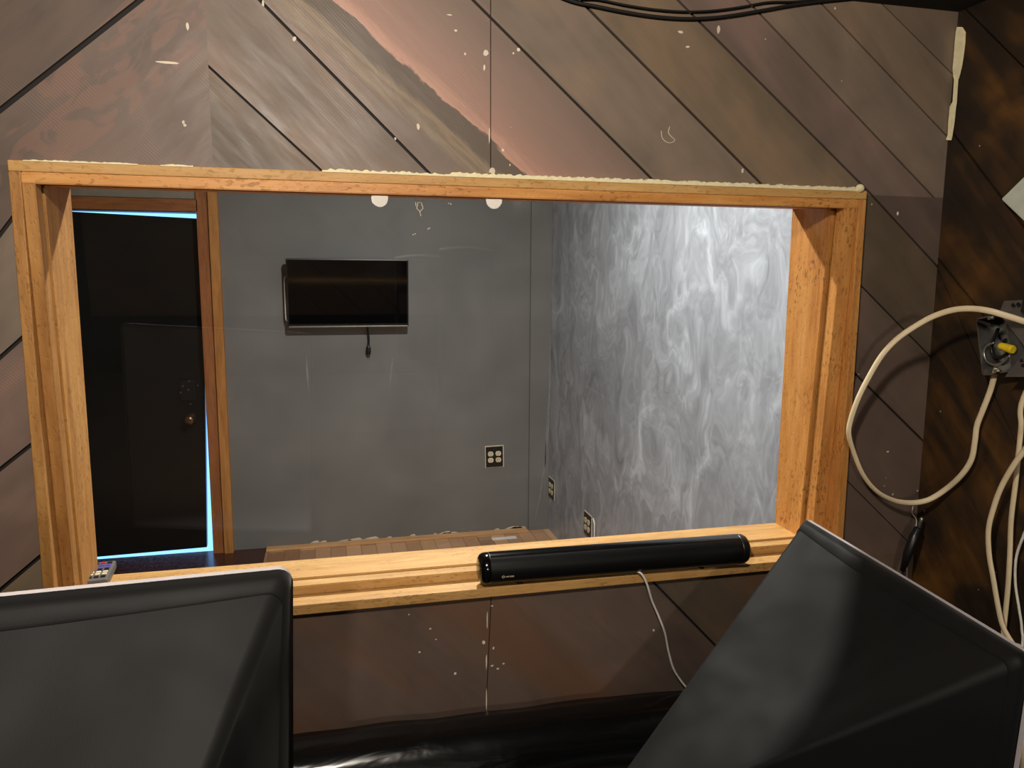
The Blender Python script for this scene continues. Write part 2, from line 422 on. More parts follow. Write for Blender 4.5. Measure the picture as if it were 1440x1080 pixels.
def front_extra(bm):
    for a, b in (((XL, Y0+.006, ZT-i_), (XBR, YB, ZC2)), ((XL, Y0+.006, 0), (XBR, YB, ZB+i_)),
                 ((XL, Y0+.006, ZB+i_), (.0005, YB, ZT-i_)), ((W-.0005, Y0+.006, ZB+i_), (XBR, YB, ZT-i_))):
        box(bm, a, b, mi=1)
    arc = [(930, 184), (931, 193), (936, 199), (943, 201), (949, 197), (944, 192), (940, 186), (942, 178)]
    tube(bm, smooth_path([onY(x, y, Y0-.0004) for x, y in arc], 4), .0006, 6, mi=2)
    # chips of bare plaster
    chips = [(264, 37, 4, 9), (683, 75, 7, 9), (681, 95, 3, 8), (641, 43, 4, 3), (654, 76, 3, 4), (722, 75, 3, 3), (729, 70, 6, 5), (957, 45, 9, 4), (967, 66, 7, 3), (1174, 12, 3, 4),
             (1076, 55, 2, 2), (258, 172, 3, 5), (260, 176, 4, 4), (414, 55, 5, 6), (235, 88, 30, 3), (1044, 240, 4, 7), (1248, 635, 5, 3), (556, 195, 3, 4), (588, 178, 4, 10),
             (707, 211, 4, 4), (717, 232, 2, 3), (680, 903, 5, 6), (694, 911, 3, 5), (692, 936, 5, 3), (700, 940, 5, 3), (708, 933, 4, 3), (692, 852, 4, 2), (575, 864, 2, 2), (605, 884, 4, 3), (590, 917, 3, 3),
             (640, 947, 4, 5), (613, 899, 3, 2), (919, 886, 4, 4), (1290, 690, 3, 3), (1255, 695, 3, 3), (370, 5, 3, 8), (1010, 42, 5, 12), (632, 21, 8, 2), (692, 240, 9, 9), (1262, 300, 4, 6), (688, 190, 2, 20), (685, 872, 2, 30), (684, 930, 2, 26), (684, 985, 2, 40)]
    for x, y, w, h in chips:
        c = PX(x, y); k = 1.25*.001/2; n = 7; rnd = random.Random(x*31+y)
        vs = []
        for i in range(n):
            a = 2*math.pi*i/n; rr = rnd.uniform(.75, 1.15)
            vs.append(bm.verts.new((c[0]+math.cos(a)*w*k*rr, Y0-.0006, c[1]+math.sin(a)*h*k*rr)))
        f = bm.faces.new(vs); f.material_index = 2
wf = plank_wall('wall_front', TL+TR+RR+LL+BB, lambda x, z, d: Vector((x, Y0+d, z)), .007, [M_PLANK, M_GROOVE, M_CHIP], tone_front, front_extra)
structure(wf, 'dark stained diagonal board wall around the observation window', 'wall')

# right wall of this room, same boards, darker and streaked with bare orange wood
def PR(x, y): q = onX(x, y, XR); return (q.y, q.z)
RW = [rect(YL, 0, Y0+.006, ZC)]
for a, b, w in (((1340, 187), (1408, 277), g), ((1320, 365), (1390, 452), g), ((1297, 722), (1360, 850), g*.5), ((1385, 40), (1420, 75), g*.6), ((1400, 560), (1436, 640), g*.5)):
    RW = cut(RW, PR(*a), PR(*b), w)
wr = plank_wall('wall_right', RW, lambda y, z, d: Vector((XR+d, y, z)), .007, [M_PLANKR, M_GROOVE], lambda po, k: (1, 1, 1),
                lambda bm: box(bm, (XR+.006, YL, 0), (XR+.10, Y0+.006, ZC), mi=1))
structure(wr, 'dark streaked board wall on the right with the junction box', 'wall')
bm = bmesh.new(); box(bm, (XL-.1, YL, 0), (XL, Y0+.006, ZC)); structure(link('wall_left', bm, M_PLANKR), 'dark board wall on the left of the room', 'wall')
BK = [rect(XL, .5, XR, ZC)]; BKd = [rect(XL, 0, XR, .5)]
for k in range(10): BK = cut(BK, (-1.4+.34*k, ZC), (-1.4+.34*k+1.5, .5), .003)
wk = plank_wall('wall_back', BK+BKd, lambda x, z, d: Vector((x, YL-d, z)), .007, [M_PLANK, M_GROOVE], lambda po, k: (.12, .12, .12) if max(q[1] for q in po) < .51 else (1.0, .96, .92),
                lambda bm: box(bm, (XL-.1, YL-.1, 0), (XR+.1, YL-.006, ZC), mi=1))
structure(wk, 'diagonal board wall behind the viewpoint with a black foot', 'wall')
bm = bmesh.new(); box(bm, (XL-.1, YL-.1, -.1), (XR+.1, Y0+.006, 0)); structure(link('floor_front', bm, M_CTRLFLOOR), 'dark carpet floor of the near room', 'floor')
bm = bmesh.new(); box(bm, (XL-.1, YL-.1, ZC), (XR+.1, Y0+.006, ZC+.1)); structure(link('ceiling_front', bm, M_CEILING), 'black ceiling of the near room at the top edge', 'ceiling')

# ------------------------------------------------------------------ booth shell
XJ = onY(297, 640, YBACK).x            # right edge of the door opening
ZD = 1.872                             # top of the door opening
XDL = -1.0
bm = bmesh.new()
box(bm, (XJ, YBACK, 0), (XBR+.1, YBACK+.12, ZC2)); box(bm, (XBL-.1, YBACK, ZD), (XJ, YBACK+.12, ZC2)); box(bm, (XBL-.1, YBACK, 0), (XDL, YBACK+.12, ZD))
wb = structure(link('wall_far', bm, M_DARKWALL), 'charcoal painted wall at the far end of the booth', 'wall')
bm = bmesh.new(); box(bm, (XBR, YB, 0), (XBR+.1, YBACK+.12, ZC2)); structure(link('wall_far_right', bm, M_BRUSH), 'smeared grey brushed paint wall on the right of the booth', 'wall')
bm = bmesh.new(); box(bm, (XBL-.1, YB, 0), (XBL, YBACK, ZC2)); structure(link('wall_far_left', bm, M_DARKWALL), 'charcoal wall on the left of the booth', 'wall')
bm = bmesh.new(); box(bm, (XBL-.1, YB, ZC2), (XBR+.1, YBACK+.12, ZC2+.1)); structure(link('ceiling_far', bm, M_CEIL2), 'booth ceiling', 'ceiling')
bm = bmesh.new(); box(bm, (XBL-.1, YB, -.1), (XBR+.1, YBACK+.02, 0)); structure(link('floor_far', bm, M_FLOOR), 'brown narrow plank floor of the booth', 'floor')
bm = bmesh.new(); box(bm, (XBL+.02, 2.35, 0.0005), (onY(375, 765, YBACK).x-.002, YBACK+.02, .004), .001)
structure(link('trim_4', bm, M_DARKFLOOR), 'dark red glossy floor board in front of the black door', 'threshold')
# shallow boxed corner beside the right wall
bm = bmesh.new(); box(bm, (1.612, YBACK-.022, 0), (XBR, YBACK, ZC2), .002)
structure(link('trim_1', bm, M_DARKWALL), 'narrow charcoal corner board at the far right corner', 'trim')
# wood strip where floor meets far wall
bm = bmesh.new(); box(bm, (onY(375, 765, YBACK).x, YBACK-.06, 0), (1.60, YBACK, .012), .003)
structure(link('baseboard_far', bm, M_FLOORTRIM), 'worn wood strip along the foot of the charcoal wall', 'baseboard')
# bits of bare plaster along that edge
bm = bmesh.new()
rnd = random.Random(5)
for k in range(16):
    x = rnd.uniform(.3, 1.58); w = rnd.uniform(.01, .05); h = rnd.uniform(.006, .016)
    vs = [bm.verts.new((x-w, YBACK-.001, .012)), bm.verts.new((x+w, YBACK-.001, .012)), bm.verts.new((x+w*.6, YBACK-.001, .012+h)), bm.verts.new((x-w*.3, YBACK-.001, .012+h*.7))]
    bm.faces.new(vs)
ch = link('chipped_plaster', bm, M_CHIP, wb)
M_SMEAR = simple('pale_smear', srgb(134, 134, 135), .6, nscale=30)
bm = bmesh.new()
for pts, w in ((((774, 470), (773, 540), (771, 600), (766, 650), (759, 700), (752, 732)), .006), (((770, 560), (767, 640), (765, 700)), .003), (((431, 500), (432, 525), (434, 550)), .006), (((552, 503), (550, 525), (548, 545)), .005)):
    prev = None
    for n_i, (x, y) in enumerate(pts):
        c = onY(x, y, YBACK-(.024 if x > 700 else .0015)); ww = w*(1 if 0 < n_i < len(pts)-1 else .25)
        cur = (bm.verts.new(c+Vector((-ww, 0, 0))), bm.verts.new(c+Vector((ww, 0, 0))))
        if prev: bm.faces.new((prev[0], prev[1], cur[1], cur[0]))
        prev = cur
link('paint_smear', bm, M_SMEAR, wb)

# ------------------------------------------------------------------ door and its casing
tr_ = thing('trim_2', 'two step pine casing around the black door', 'door casing', (XJ, YBACK, 0), kind='structure')
def board(name, p0, length, wy, wz, mat, parent, ang=0, axis='x', bev=.0015, label=None, taper=None):
    """a board whose long axis is local x"""
    bm = bmesh.new()
    box(bm, (0, -wy/2, -wz/2), (length, wy/2, wz/2), bev)
    es = [e for e in bm.edges]
    o = link(name, bm, mat, None)
    R_ = {'x': Matrix.Identity(3), 'z': Matrix.Rotation(-math.pi/2, 3, 'Y'), 'y': Matrix.Rotation(math.pi/2, 3, 'Z')}[axis].to_4x4()
    R_.translation = Vector(p0)
    o.matrix_basis = R_
    if parent:
        o.parent = parent; o.matrix_parent_inverse = pmat(parent).inverted()
    if label: o['label'] = label
    return o
xa = onY(275, 300, YBACK).x; xb = onY(305, 520, YBACK).x; xc = onY(318, 520, YBACK).x
board('jamb_board', ((XJ+xb)/2-.004, YBACK-.012, 0), 2.2, .036, xb-XJ+.012, M_JAMB, tr_, axis='z')
for o in [o for o in C.objects if o.name.startswith('jamb_board')]: pass
board('outer_board', ((xb+xc)/2, YBACK-.02, 0), 2.2, .05, xc-xb, M_JAMB2, tr_, axis='z')
board('head_board', (XDL-.1, YBACK-.012, (1.875+1.937)/2), XJ-XDL+.1-.002, .036, .062, M_JAMB, tr_)
board('transom_strip', (XDL-.1, YBACK-.008, 2.04), XJ-XDL+.1-.002, .02, .2, M_BEIGE, tr_, label='beige painted strip above the door')
YD = YBACK+.035
dtl = Vector((XDL+.01, YD, 1.862)); dtr = onY(285, 303, YD); dbr = onY(291, 769.5, YD); dbl = onY(131, 785.5, YD)
k = (dbl.z-dbr.z)/(dbl.x-dbr.x); dbl = Vector((XDL+.01, YD, max(.008, dbr.z+k*(XDL+.01-dbr.x))))
dtr.z = onY(280, 307.5, YD).z; dtl.z = min(1.8705, dtr.z+.036)
dr = thing('door_1', 'black painted door with daylight leaking round its edges', 'door', (XDL, YD, 0), kind='structure')
bm = bmesh.new(); q = [dtl, dtr, dbr, dbl]
f0 = [bm.verts.new(v) for v in q]; f1 = [bm.verts.new(v+Vector((0, .04, 0))) for v in q]
bm.faces.new(f0); bm.faces.new(f1[::-1])
for i in range(4): bm.faces.new((f0[i], f1[i], f1[(i+1) % 4], f0[(i+1) % 4]))
link('door_leaf', bm, M_DARKDOOR, dr)
kb = onY(268, 589, YD)
bm = bmesh.new()
prof = [(0, .033), (.006, .033), (.008, .012), (.03, .012), (.038, .024), (.05, .028), (.06, .022), (.064, .008), (.0645, .0001)]
tube(bm, [kb+Vector((0, -a, 0)) for a, r in prof], [r for a, r in prof], 24)
link('door_knob', bm, M_BRONZE, dr, True)
dp = onY(266, 550, YD)
bm = bmesh.new(); box(bm, dp+Vector((-.045, -.014, -.05)), dp+Vector((.035, 0, .06)), .004)
lk = link('deadbolt_plate', bm, M_BLACK, dr)
for x, y in ((266, 536), (257, 543), (265, 548), (254, 552), (268, 568), (278, 542)):
    bm = bmesh.new(); c = onY(x, y, YD-.016); cyl(bm, c+Vector((0, .004, 0)), c+Vector((0, -.001, 0)), .0042, 10)
    link('screw', bm, M_SILVER, lk)

# ------------------------------------------------------------------ observation window
win = thing('window_1', 'wide pine framed observation window in the diagonal board wall', 'window', (W/2, Y0, ZB), kind='structure')
T = .0155          # edge thickness of the boards
YD1 = .060         # outer boards run back this far
YG = .163          # glass
# outer ring: top and bottom run full width
board('casing_board', (0, YD1/2, ZT-T/2), W, YD1, T, M_PINE, win)
board('casing_board', (0, YD1/2, ZB+.0085), W, YD1, .017, M_PINE, win)
board('casing_board', (T/2, YD1/2, ZB+.017), ZT-T-ZB-.017, YD1, T, M_PINE_L, win, axis='z')
board('casing_board', (W-T/2, YD1/2, ZB+.017), ZT-T-ZB-.017, YD1, T, M_PINE_R, win, axis='z')
# inner ring: leans, its face flush at the head and 45 mm back at the sill
zi0, zi1 = ZB+.017, ZT-T; ti = .0165
def lean(z): return .001+.040*(zi1-z)/(zi1-zi0)
def hexa(name, pts8, mat, parent, length_axis):
    """box from 8 corners; local x along length axis so the grain follows the board"""
    bm = bmesh.new(); 
    R_ = {'x': Matrix.Identity(4), 'z': Matrix.Rotation(-math.pi/2, 4, 'Y')}[length_axis]
    inv = R_.inverted(); v = [bm.verts.new(inv @ Vector(p)) for p in pts8]
    for f in ((0, 1, 2, 3), (4, 5, 6, 7), (0, 1, 5, 4), (1, 2, 6, 5), (2, 3, 7, 6), (3, 0, 4, 7)): bm.faces.new([v[i] for i in f])
    bmesh.ops.recalc_face_normals(bm, faces=bm.faces)
    bmesh.ops.bevel(bm, geom=list(bm.edges), offset=.0012, segments=2, affect='EDGES')
    o = link(name, bm, mat); o.matrix_basis = R_
    o.parent = parent; o.matrix_parent_inverse = pmat(parent).inverted(); return o
xi0, xi1 = T, W-T
def side(xA, xB, d0, d1, mat, name):
    za, zb = zi0+.0, zi1
    P = []
    for z in (za, zb):
        P += [(xA, lean(z)+d0 if d0 < .05 else d0, z), (xB, lean(z)+d0 if d0 < .05 else d0, z), (xB, lean(z)+d1 if d1 < .05 else d1, z), (xA, lean(z)+d1 if d1 < .05 else d1, z)]
    return hexa(name, [P[0], P[1], P[2], P[3], P[4], P[5], P[6], P[7]], mat, win, 'z')
YE = .160
def slab(name, z0, z1, y0, y1, mat, k0, k1, xA=xi0, xB=xi1):
    # k0, k1: slope of the lower and upper face towards the booth
    ref = lean(z0) if k1 else lean(z1)
    a, b, c, d = z0+k0*(y0-ref), z0+k0*(y1-ref), z1+k1*(y0-ref), z1+k1*(y1-ref)
    return hexa(name, [(xA, y0, a), (xB, y0, a), (xB, y1, b), (xA, y1, b), (xA, y0, c), (xB, y0, c), (xB, y1, d), (xA, y1, d)], mat, win, 'x')
# sill and head of the inner ring: front strip and deep board
slab('stop_strip', zi0, zi0+ti, lean(zi0), lean(zi0)+.026, M_PINE, 0, 0)
slab('jamb_board', zi0, zi0+ti+.001, lean(zi0)+.033, YE, M_PINE, 0, .012)
slab('stop_strip', zi1-ti, zi1, lean(zi1), lean(zi1)+.026, M_PINE_R, .075, 0)
slab('jamb_board', zi1-ti-.001, zi1, lean(zi1)+.033, YE, M_PINE_R, .075, 0)
side(xi0, xi0+ti, 0, .026, M_PINE_L, 'stop_strip'); side(xi1-.0265, xi1, 0, .026, M_PINE_R, 'stop_strip')
side(xi0, xi0+ti+.0015, .033, YE, M_PINE_L, 'jamb_board'); side(xi1-.0325, xi1, .033, YE, M_PINE_R, 'jamb_board')
# pane
bm = bmesh.new()
q = [(x, lean(z)+.0275, z) for x, z in ((xi0+.006, zi0+.006), (xi1-.006, zi0+.006), (xi1-.006, zi1-.006), (xi0+.006, zi1-.006))]
n_ = Vector((0, 1, 0))*.004
f0 = [bm.verts.new(v) for v in q]; f1 = [bm.verts.new(Vector(v)+n_) for v in q]
bm.faces.new(f0); bm.faces.new(f1[::-1])
for i in range(4): bm.faces.new((f0[i], f1[i], f1[(i+1) % 4], f0[(i+1) % 4]))
link('glass_pane', bm, M_GLASS, win)
# stray flecks and a frayed scrap stuck to the pane just under the head
def onpane(x, y):
    p = onY(x, y, .03); return onY(x, y, lean(p.z)+.0268)
bm = bmesh.new()
for a, b in (((583, 279), (590, 285)), ((590, 285), (597, 280)), ((588, 284), (586, 293)), ((592, 284), (595, 293)), ((586, 293), (591, 298)), ((595, 293), (590, 298)), ((590, 297), (592, 304)), ((584, 281), (585, 290))):
    tube(bm, [onpane(*a), onpane(*b)], .0006, 6)
for x, y in ((602, 322), (604, 321), (581, 330), (584, 329), (631, 286), (634, 287), (622, 284)):
    bmesh.ops.create_icosphere(bm, subdivisions=1, radius=.0013, matrix=Matrix.Translation(onpane(x, y)))
fk = link('pane_flecks', bm, M_CHIP, win); fk['label'] = 'pale flecks and a frayed scrap stuck to the glass'; fk['kind'] = 'stuff'
# dabs of caulk along the head
bm = bmesh.new(); rnd = random.Random(3)
def bead(x0, x1, h0, h1, step=.004):
    n = int((x1-x0)/step); top = []; bot = []
    for i in range(n+1):
        x = x0+(x1-x0)*i/n; hh = rnd.uniform(h0, h1)*(1 if 2 < i < n-2 else .4)
        top.append((bm.verts.new((x, -.0005, ZT+hh)), bm.verts.new((x, Y0+.001, ZT+hh+.0008)))); bot.append((bm.verts.new((x, -.0012, ZT-.0012)), None))
    for i in range(n):
        bm.faces.new((bot[i][0], bot[i+1][0], top[i+1][0], top[i][0])); bm.faces.new((top[i][0], top[i+1][0], top[i+1][1], top[i][1]))
bead(.02, .17, .0004, .0018); bead(.20, .245, .0006, .003); bead(.43, .62, .0015, .0045); bead(.62, 1.385, .0035, .0068)
bmesh.ops.create_icosphere(bm, subdivisions=2, radius=.008, matrix=Matrix.Translation((1.384, 0, ZT+.004)))
co = link('caulk_bead', bm, M_CAULK, win); co['label'] = 'ragged cream caulk along the head of the frame'

# ------------------------------------------------------------------ torn strip and seam in the corner
bm = bmesh.new()
tp = [(1349, 38, 5), (1350, 45, 12), (1349, 60, 13), (1347, 80, 12), (1345, 95, 11), (1344, 105, 8), (1344, 112, 3), (1342, 143, 3), (1339, 150, 7), (1337, 170, 7), (1335, 190, 5), (1333, 197, 6)]
prev = None
for x, y, w in tp:
    a = onX(x-w/2-1, y, XR-.004); b = onX(x+w/2+2, y, XR-.0025); b.y = min(b.y, Y0-.001); a.y = min(a.y, Y0-.001)
    if a.y > Y0-.002: a = onY(x-w/2, y, Y0-.002)
    cur = [bm.verts.new(a), bm.verts.new(b), bm.verts.new(b+Vector((.0015, .001, 0))), bm.verts.new(a+Vector((.0015, .001, 0)))]
    if prev:
        for i in range(4): bm.faces.new((prev[i], prev[(i+1) % 4], cur[(i+1) % 4], cur[i]))
    prev = cur
ts = link('trim_3', bm, M_CAULK); structure(ts, 'torn cream strip in the corner between the two board walls', 'trim')

# ------------------------------------------------------------------ television on the far wall
tv = thing('television', 'flat black television hung on the charcoal far wall', 'television', (.564, YBACK, 1.25))
YT = YBACK-.070
t0 = onY(405, 461, YT); t1 = onY(574, 365, YT-.02)
x0, x1, z0, z1 = t0.x, t1.x, t0.z, t1.z
TM = Matrix.Translation((0, YT, z0)) @ Matrix.Rotation(math.radians(4.5), 4, 'X') @ Matrix.Translation((0, -YT, -z0))
def tvp(name, bm, mt):
    bmesh.ops.transform(bm, matrix=TM, verts=bm.verts); return link(name, bm, mt, tv)
bm = bmesh.new(); box(bm, (x0, YT, z0), (x1, YT+.035, z1), .004); tvp('casing', bm, M_BLACK)
bm = bmesh.new(); box(bm, (x0+.008, YT-.0015, z0+.02), (x1-.008, YT+.002, z1-.008)); tvp('screen', bm, M_SCREEN)
bm = bmesh.new(); box(bm, (x0+.004, YT-.004, z0), (x1-.004, YT+.004, z0+.008), .0015); o = tvp('bottom_strip', bm, M_SILVER); o['label'] = 'thin silver strip under the screen'
bm = bmesh.new(); box(bm, ((x0+x1)/2-.15, YT+.030, z0+.10), ((x0+x1)/2+.15, YBACK-.0005, z1-.13)); link('wall_mount', bm, M_BLACK, tv)
bm = bmesh.new(); a = onY(517, 463, YBACK-.02); b = onY(518, 489, YBACK-.02)
tube(bm, smooth_path([a+Vector((0, .0, .05)), a, (a+b)/2+Vector((.004, 0, 0)), b], 6), .006, 8)
pc = link('power_cord', bm, M_BLACK, tv, True)
bm = bmesh.new(); tube(bm, [b+Vector((0, 0, .012)), b, b-Vector((0, 0, .02)), b-Vector((0, 0, .036))], [.008, .013, .015, .012], 10)
for dx in (-.006, .006): box(bm, b+Vector((dx-.001, -.003, -.055)), b+Vector((dx+.001, .003, -.035)))
link('plug', bm, M_BLACK, pc)
bm = bmesh.new()
P = [onY(x, y, YT+.03) for x, y in ((408, 388), (402, 389), (400, 394), (401, 420), (402, 446), (404, 451), (409, 452))]
tube(bm, smooth_path(P, 5), .004, 8)
tag(link('antenna_lead', bm, M_WHITECORD, None, True), 'thin white lead looping out behind the left edge of the television', 'cable')

# ------------------------------------------------------------------ outlets
def outlet(c, u, n, w, h, label, duplex=True, tilt=0, light_plate=False):
    """quad outlet: c centre on the wall, u along the wall, n out of the wall"""
    o = thing('power_outlet', label, 'outlet', c, 'four socket outlets in the booth')
    u, n = Vector(u), Vector(n); z = Vector((0, 0, 1))
    if tilt: rm = Matrix.Rotation(tilt, 3, n); u = rm @ u; z = rm @ z
    basis = Matrix((u, n, z)).transposed().to_4x4()
    bm = bmesh.new(); box(bm, (-w/2, 0, -h/2), (w/2, .006, h/2), .002); bmesh.ops.transform(bm, matrix=Matrix.Translation(c) @ basis, verts=bm.verts)
    link('cover_plate', bm, M_PLATE, o)
    bm = bmesh.new(); box(bm, (-w/2-.004, -.0, -h/2-.004), (w/2+.006, .002, h/2+.006)); bmesh.ops.transform(bm, matrix=Matrix.Translation(c) @ basis, verts=bm.verts)
    link('bare_edge', bm, M_CHIP, o)
    for sx in (-1, 1):
        for sz in (-1, 1):
            bm = bmesh.new()
            pts = []
            cx, cz = sx*.0235, sz*.0195
            ring = [(cx+.0172*math.cos(a), min(max(cz+.0172*math.sin(a), cz-.0145), cz+.0145)) for a in [2*math.pi*i/24 for i in range(24)]]
            f0 = [bm.verts.new((x, .005, y)) for x, y in ring]; f1 = [bm.verts.new((x, .0085, y)) for x, y in ring]
            bm.faces.new(f1)
            for i in range(24): bm.faces.new((f0[i], f0[(i+1) % 24], f1[(i+1) % 24], f1[i]))
            for dx in (-.006, .006): box(bm, (cx+dx-.001, .0084, cz-.002), (cx+dx+.001, .0089, cz+.007), mi=1)
            box(bm, (cx-.002, .0084, cz-.011), (cx+.002, .0089, cz-.007), mi=1)
            bmesh.ops.transform(bm, matrix=Matrix.Translation(c) @ basis, verts=bm.verts)
            link('socket', bm, [M_CREAM, M_BLACK], o)
    return o
a = onY(682, 628, YBACK); b = onY(708, 656, YBACK)
outlet((a+b)/2, (1, 0, 0), (0, -1, 0), .105, .125, 'black four socket outlet on the charcoal far wall, right of the television', tilt=.02)
outlet(onX(776, 687, XBR), (0, -1, 0), (-1, 0, 0), .105, .115, 'four socket outlet on the smeared grey wall nearest its far corner')
oc = onX(827, 738, XBR)
outlet(oc, (0, -1, 0), (-1, 0, 0), .105, .115, 'four socket outlet on the smeared grey wall just above the soundbar')
bm = bmesh.new(); P = [onX(x, y, XBR-.012) for x, y in ((834, 729), (836, 737), (836, 752), (836, 768))]; tube(bm, smooth_path(P, 5), .004, 8)
tag(link('lead_cord', bm, M_WHITECORD, None, True), 'short white cord hanging beside the outlet above the soundbar', 'cord')
pp = onZ(709, 757, 0)
bm = bmesh.new(); box(bm, (-.075, -.022, .0005), (.075, .022, .0015), mat=Matrix.Rotation(.02, 4, 'Z')); bmesh.ops.translate(bm, vec=pp, verts=bm.verts)
tag(link('paper_slip', bm, M_PAPER), 'white slip of paper on the booth plank floor', 'paper')

# ------------------------------------------------------------------ soundbar on the sill
zsill = zi0+ti+.0015
rb = .0275
cA = onZ(690, 798, ZB+.017+rb+.004); 
aL = onZ(672, 800, ZB+.017+rb+.004); aR = onZ(1049, 771, ZB+.017+rb+.004)
yb_ = (aL.y+aR.y)/2
sbx0, sbx1 = aL.x, aR.x
ang = math.atan2(aR.y-aL.y, sbx1-sbx0)
Lb = (aR-aL).length
sb = thing('soundbar', 'long glossy black tubular soundbar lying on the window sill', 'soundbar', aL)
sb.rotation_euler = (0, 0, ang)
def sbl(name, bm, mat, smooth=True):
    o = bpy.data.objects.new(name, None); C.objects.unlink(o) if o.name in C.objects else None; bpy.data.objects.remove(o)
    o = link(name, bm, mat, None, smooth); o.parent = sb; return o
bm = bmesh.new(); tube(bm, [(.018, 0, 0), (Lb-.018, 0, 0)], rb, 48, caps=False); sbl('body', bm, M_BARGRILLE)
bm = bmesh.new()
prof = [(0, .016), (.001, .02), (.004, .0245), (.009, .0272), (.015, rb+.0004), (.019, rb+.0004), (.0195, rb-.0005)]
tube(bm, [(a, 0, 0) for a, r in prof], [r for a, r in prof], 48); sbl('end_cap', bm, M_BLACKGLOSS)
bm = bmesh.new(); tube(bm, [(Lb-a, 0, 0) for a, r in prof], [r for a, r in prof], 48); sbl('end_cap', bm, M_BLACK)
bm = bmesh.new()   # gloss top strip
seg = 10; rings = []
for x in (.02, Lb-.02):
    rings.append([bm.verts.new((x, -math.cos(a)*(rb+.0006), math.sin(a)*(rb+.0006))) for a in [math.radians(62)+math.radians(56)*k/seg for k in range(seg+1)]])
for k in range(seg): bm.faces.new((rings[0][k], rings[0][k+1], rings[1][k+1], rings[1][k]))
sbl('top_strip', bm, M_BLACKGLOSS)
for x in (.075, Lb-.09):
    bm = bmesh.new(); tube(bm, [(x, .0, -rb-.004), (x, .0, -rb+.006)], .006, 14); sbl('foot', bm, M_BLACK, False)
    bm = bmesh.new(); tube(bm, [(x, .018, -rb-.004), (x, .018, -rb+.010)], .006, 14); sbl('foot', bm, M_BLACK, False)
# maker's mark: small ring and a short faint word
bm = bmesh.new()
th = math.radians(-15); lx = .040
def onbar(x, s):       # s metres round the front of the bar
    a = th+s/rb; return Vector((x, -math.cos(a)*(rb+.0006), math.sin(a)*(rb+.0006)))
for k in range(16):
    a0, a1 = 2*math.pi*k/16, 2*math.pi*(k+1)/16
    bm.faces.new([bm.verts.new(onbar(lx+.0026*r*math.cos(a), .0026*r*math.sin(a))) for a, r in ((a0, .6), (a1, .6), (a1, 1), (a0, 1))])
def stroke(x0, s0, x1, s1, w=.0007):
    d = Vector((x1-x0, s1-s0)); n = Vector((-d.y, d.x)).normalized()*w/2
    bm.faces.new([bm.verts.new(onbar(x, s)) for x, s in ((x0+n.x, s0+n.y), (x1+n.x, s1+n.y), (x1-n.x, s1-n.y), (x0-n.x, s0-n.y))])
L_ = {'u': [(0, 1, 0, 0), (0, 0, 1, 0), (1, 0, 1, 1)], 'a': [(0, 0, 0, 1), (0, 1, 1, 1), (1, 1, 1, 0), (0, .5, 1, .5)], 'r': [(0, 0, 0, 1), (0, 1, 1, .9)],
      'p': [(0, -.4, 0, 1), (0, 1, 1, 1), (1, 1, 1, .3), (1, .3, 0, .3)], 'o': [(0, 0, 0, 1), (0, 1, 1, 1), (1, 1, 1, 0), (1, 0, 0, 0)]}
xx = lx+.0045
for chh in 'uarpoo':
    for a_, b_, c_, d_ in L_[chh]: stroke(xx+a_*.0016, -.0012+b_*.0022, xx+c_*.0016, -.0012+d_*.0022)
    xx += .0025
lo_ = sbl('maker_mark', bm, M_CREAM, False); lo_['label'] = 'small pale printed mark near the left end'
# its cord
P = [onY(895, 802, -.004), onY(903, 808, -.012), onY(910, 822, -.014), onY(917, 845, -.010), onY(926, 866, -.008), onY(935, 890, -.007), onY(940, 915, -.002), onY(947, 940, .0), onY(958, 958, .002), onY(969, 972, .003), onY(974, 985, .006), onY(976, 1000, .007)]
P = [aL+Vector((.30*math.cos(ang), rb*.2, -rb*.8))] + P
bm = bmesh.new(); tube(bm, smooth_path(P, 6), .0021, 8)
o = link('power_cord', bm, M_WHITECORD, sb, True); o['label'] = 'thin white cord trailing from under the bar down the wall'

# ------------------------------------------------------------------ remote control
rc0 = onZ(134, 829, zsill); rc1 = onZ(148, 801, zsill)
dv = (rc1-rc0); dv.z = 0
rl = dv.length
rm_ = thing('remote_control', 'small dark remote control at the left end of the sill', 'remote control', (rc0+rc1)/2)
dvn = dv.normalized(); base = Matrix((dvn, Vector((0, 0, 1)).cross(dvn), Vector((0, 0, 1)))).transposed().to_4x4(); base.translation = (rc0+rc1)/2
rm_.matrix_basis = base
bm = bmesh.new(); box(bm, (-rl/2, -.019, .0005), (rl/2, .019, .016), .004); o = link('body', bm, M_GREYPL); o.parent = rm_
for i in range(7):
    for j in range(3):
        bm = bmesh.new(); x = -rl/2+.014+i*(rl-.028)/6; y = (j-1)*.0105
        box(bm, (x-.0035, y-.0038, .0155), (x+.0035, y+.0038, .018), .001)
        mt = M_CREAM if i in (1, 2) else (M_PURPLE if i in (4, 5) else M_BLACK)
        if i == 6 and j == 1: mt = M_RED
        o = link('button', bm, mt); o.parent = rm_

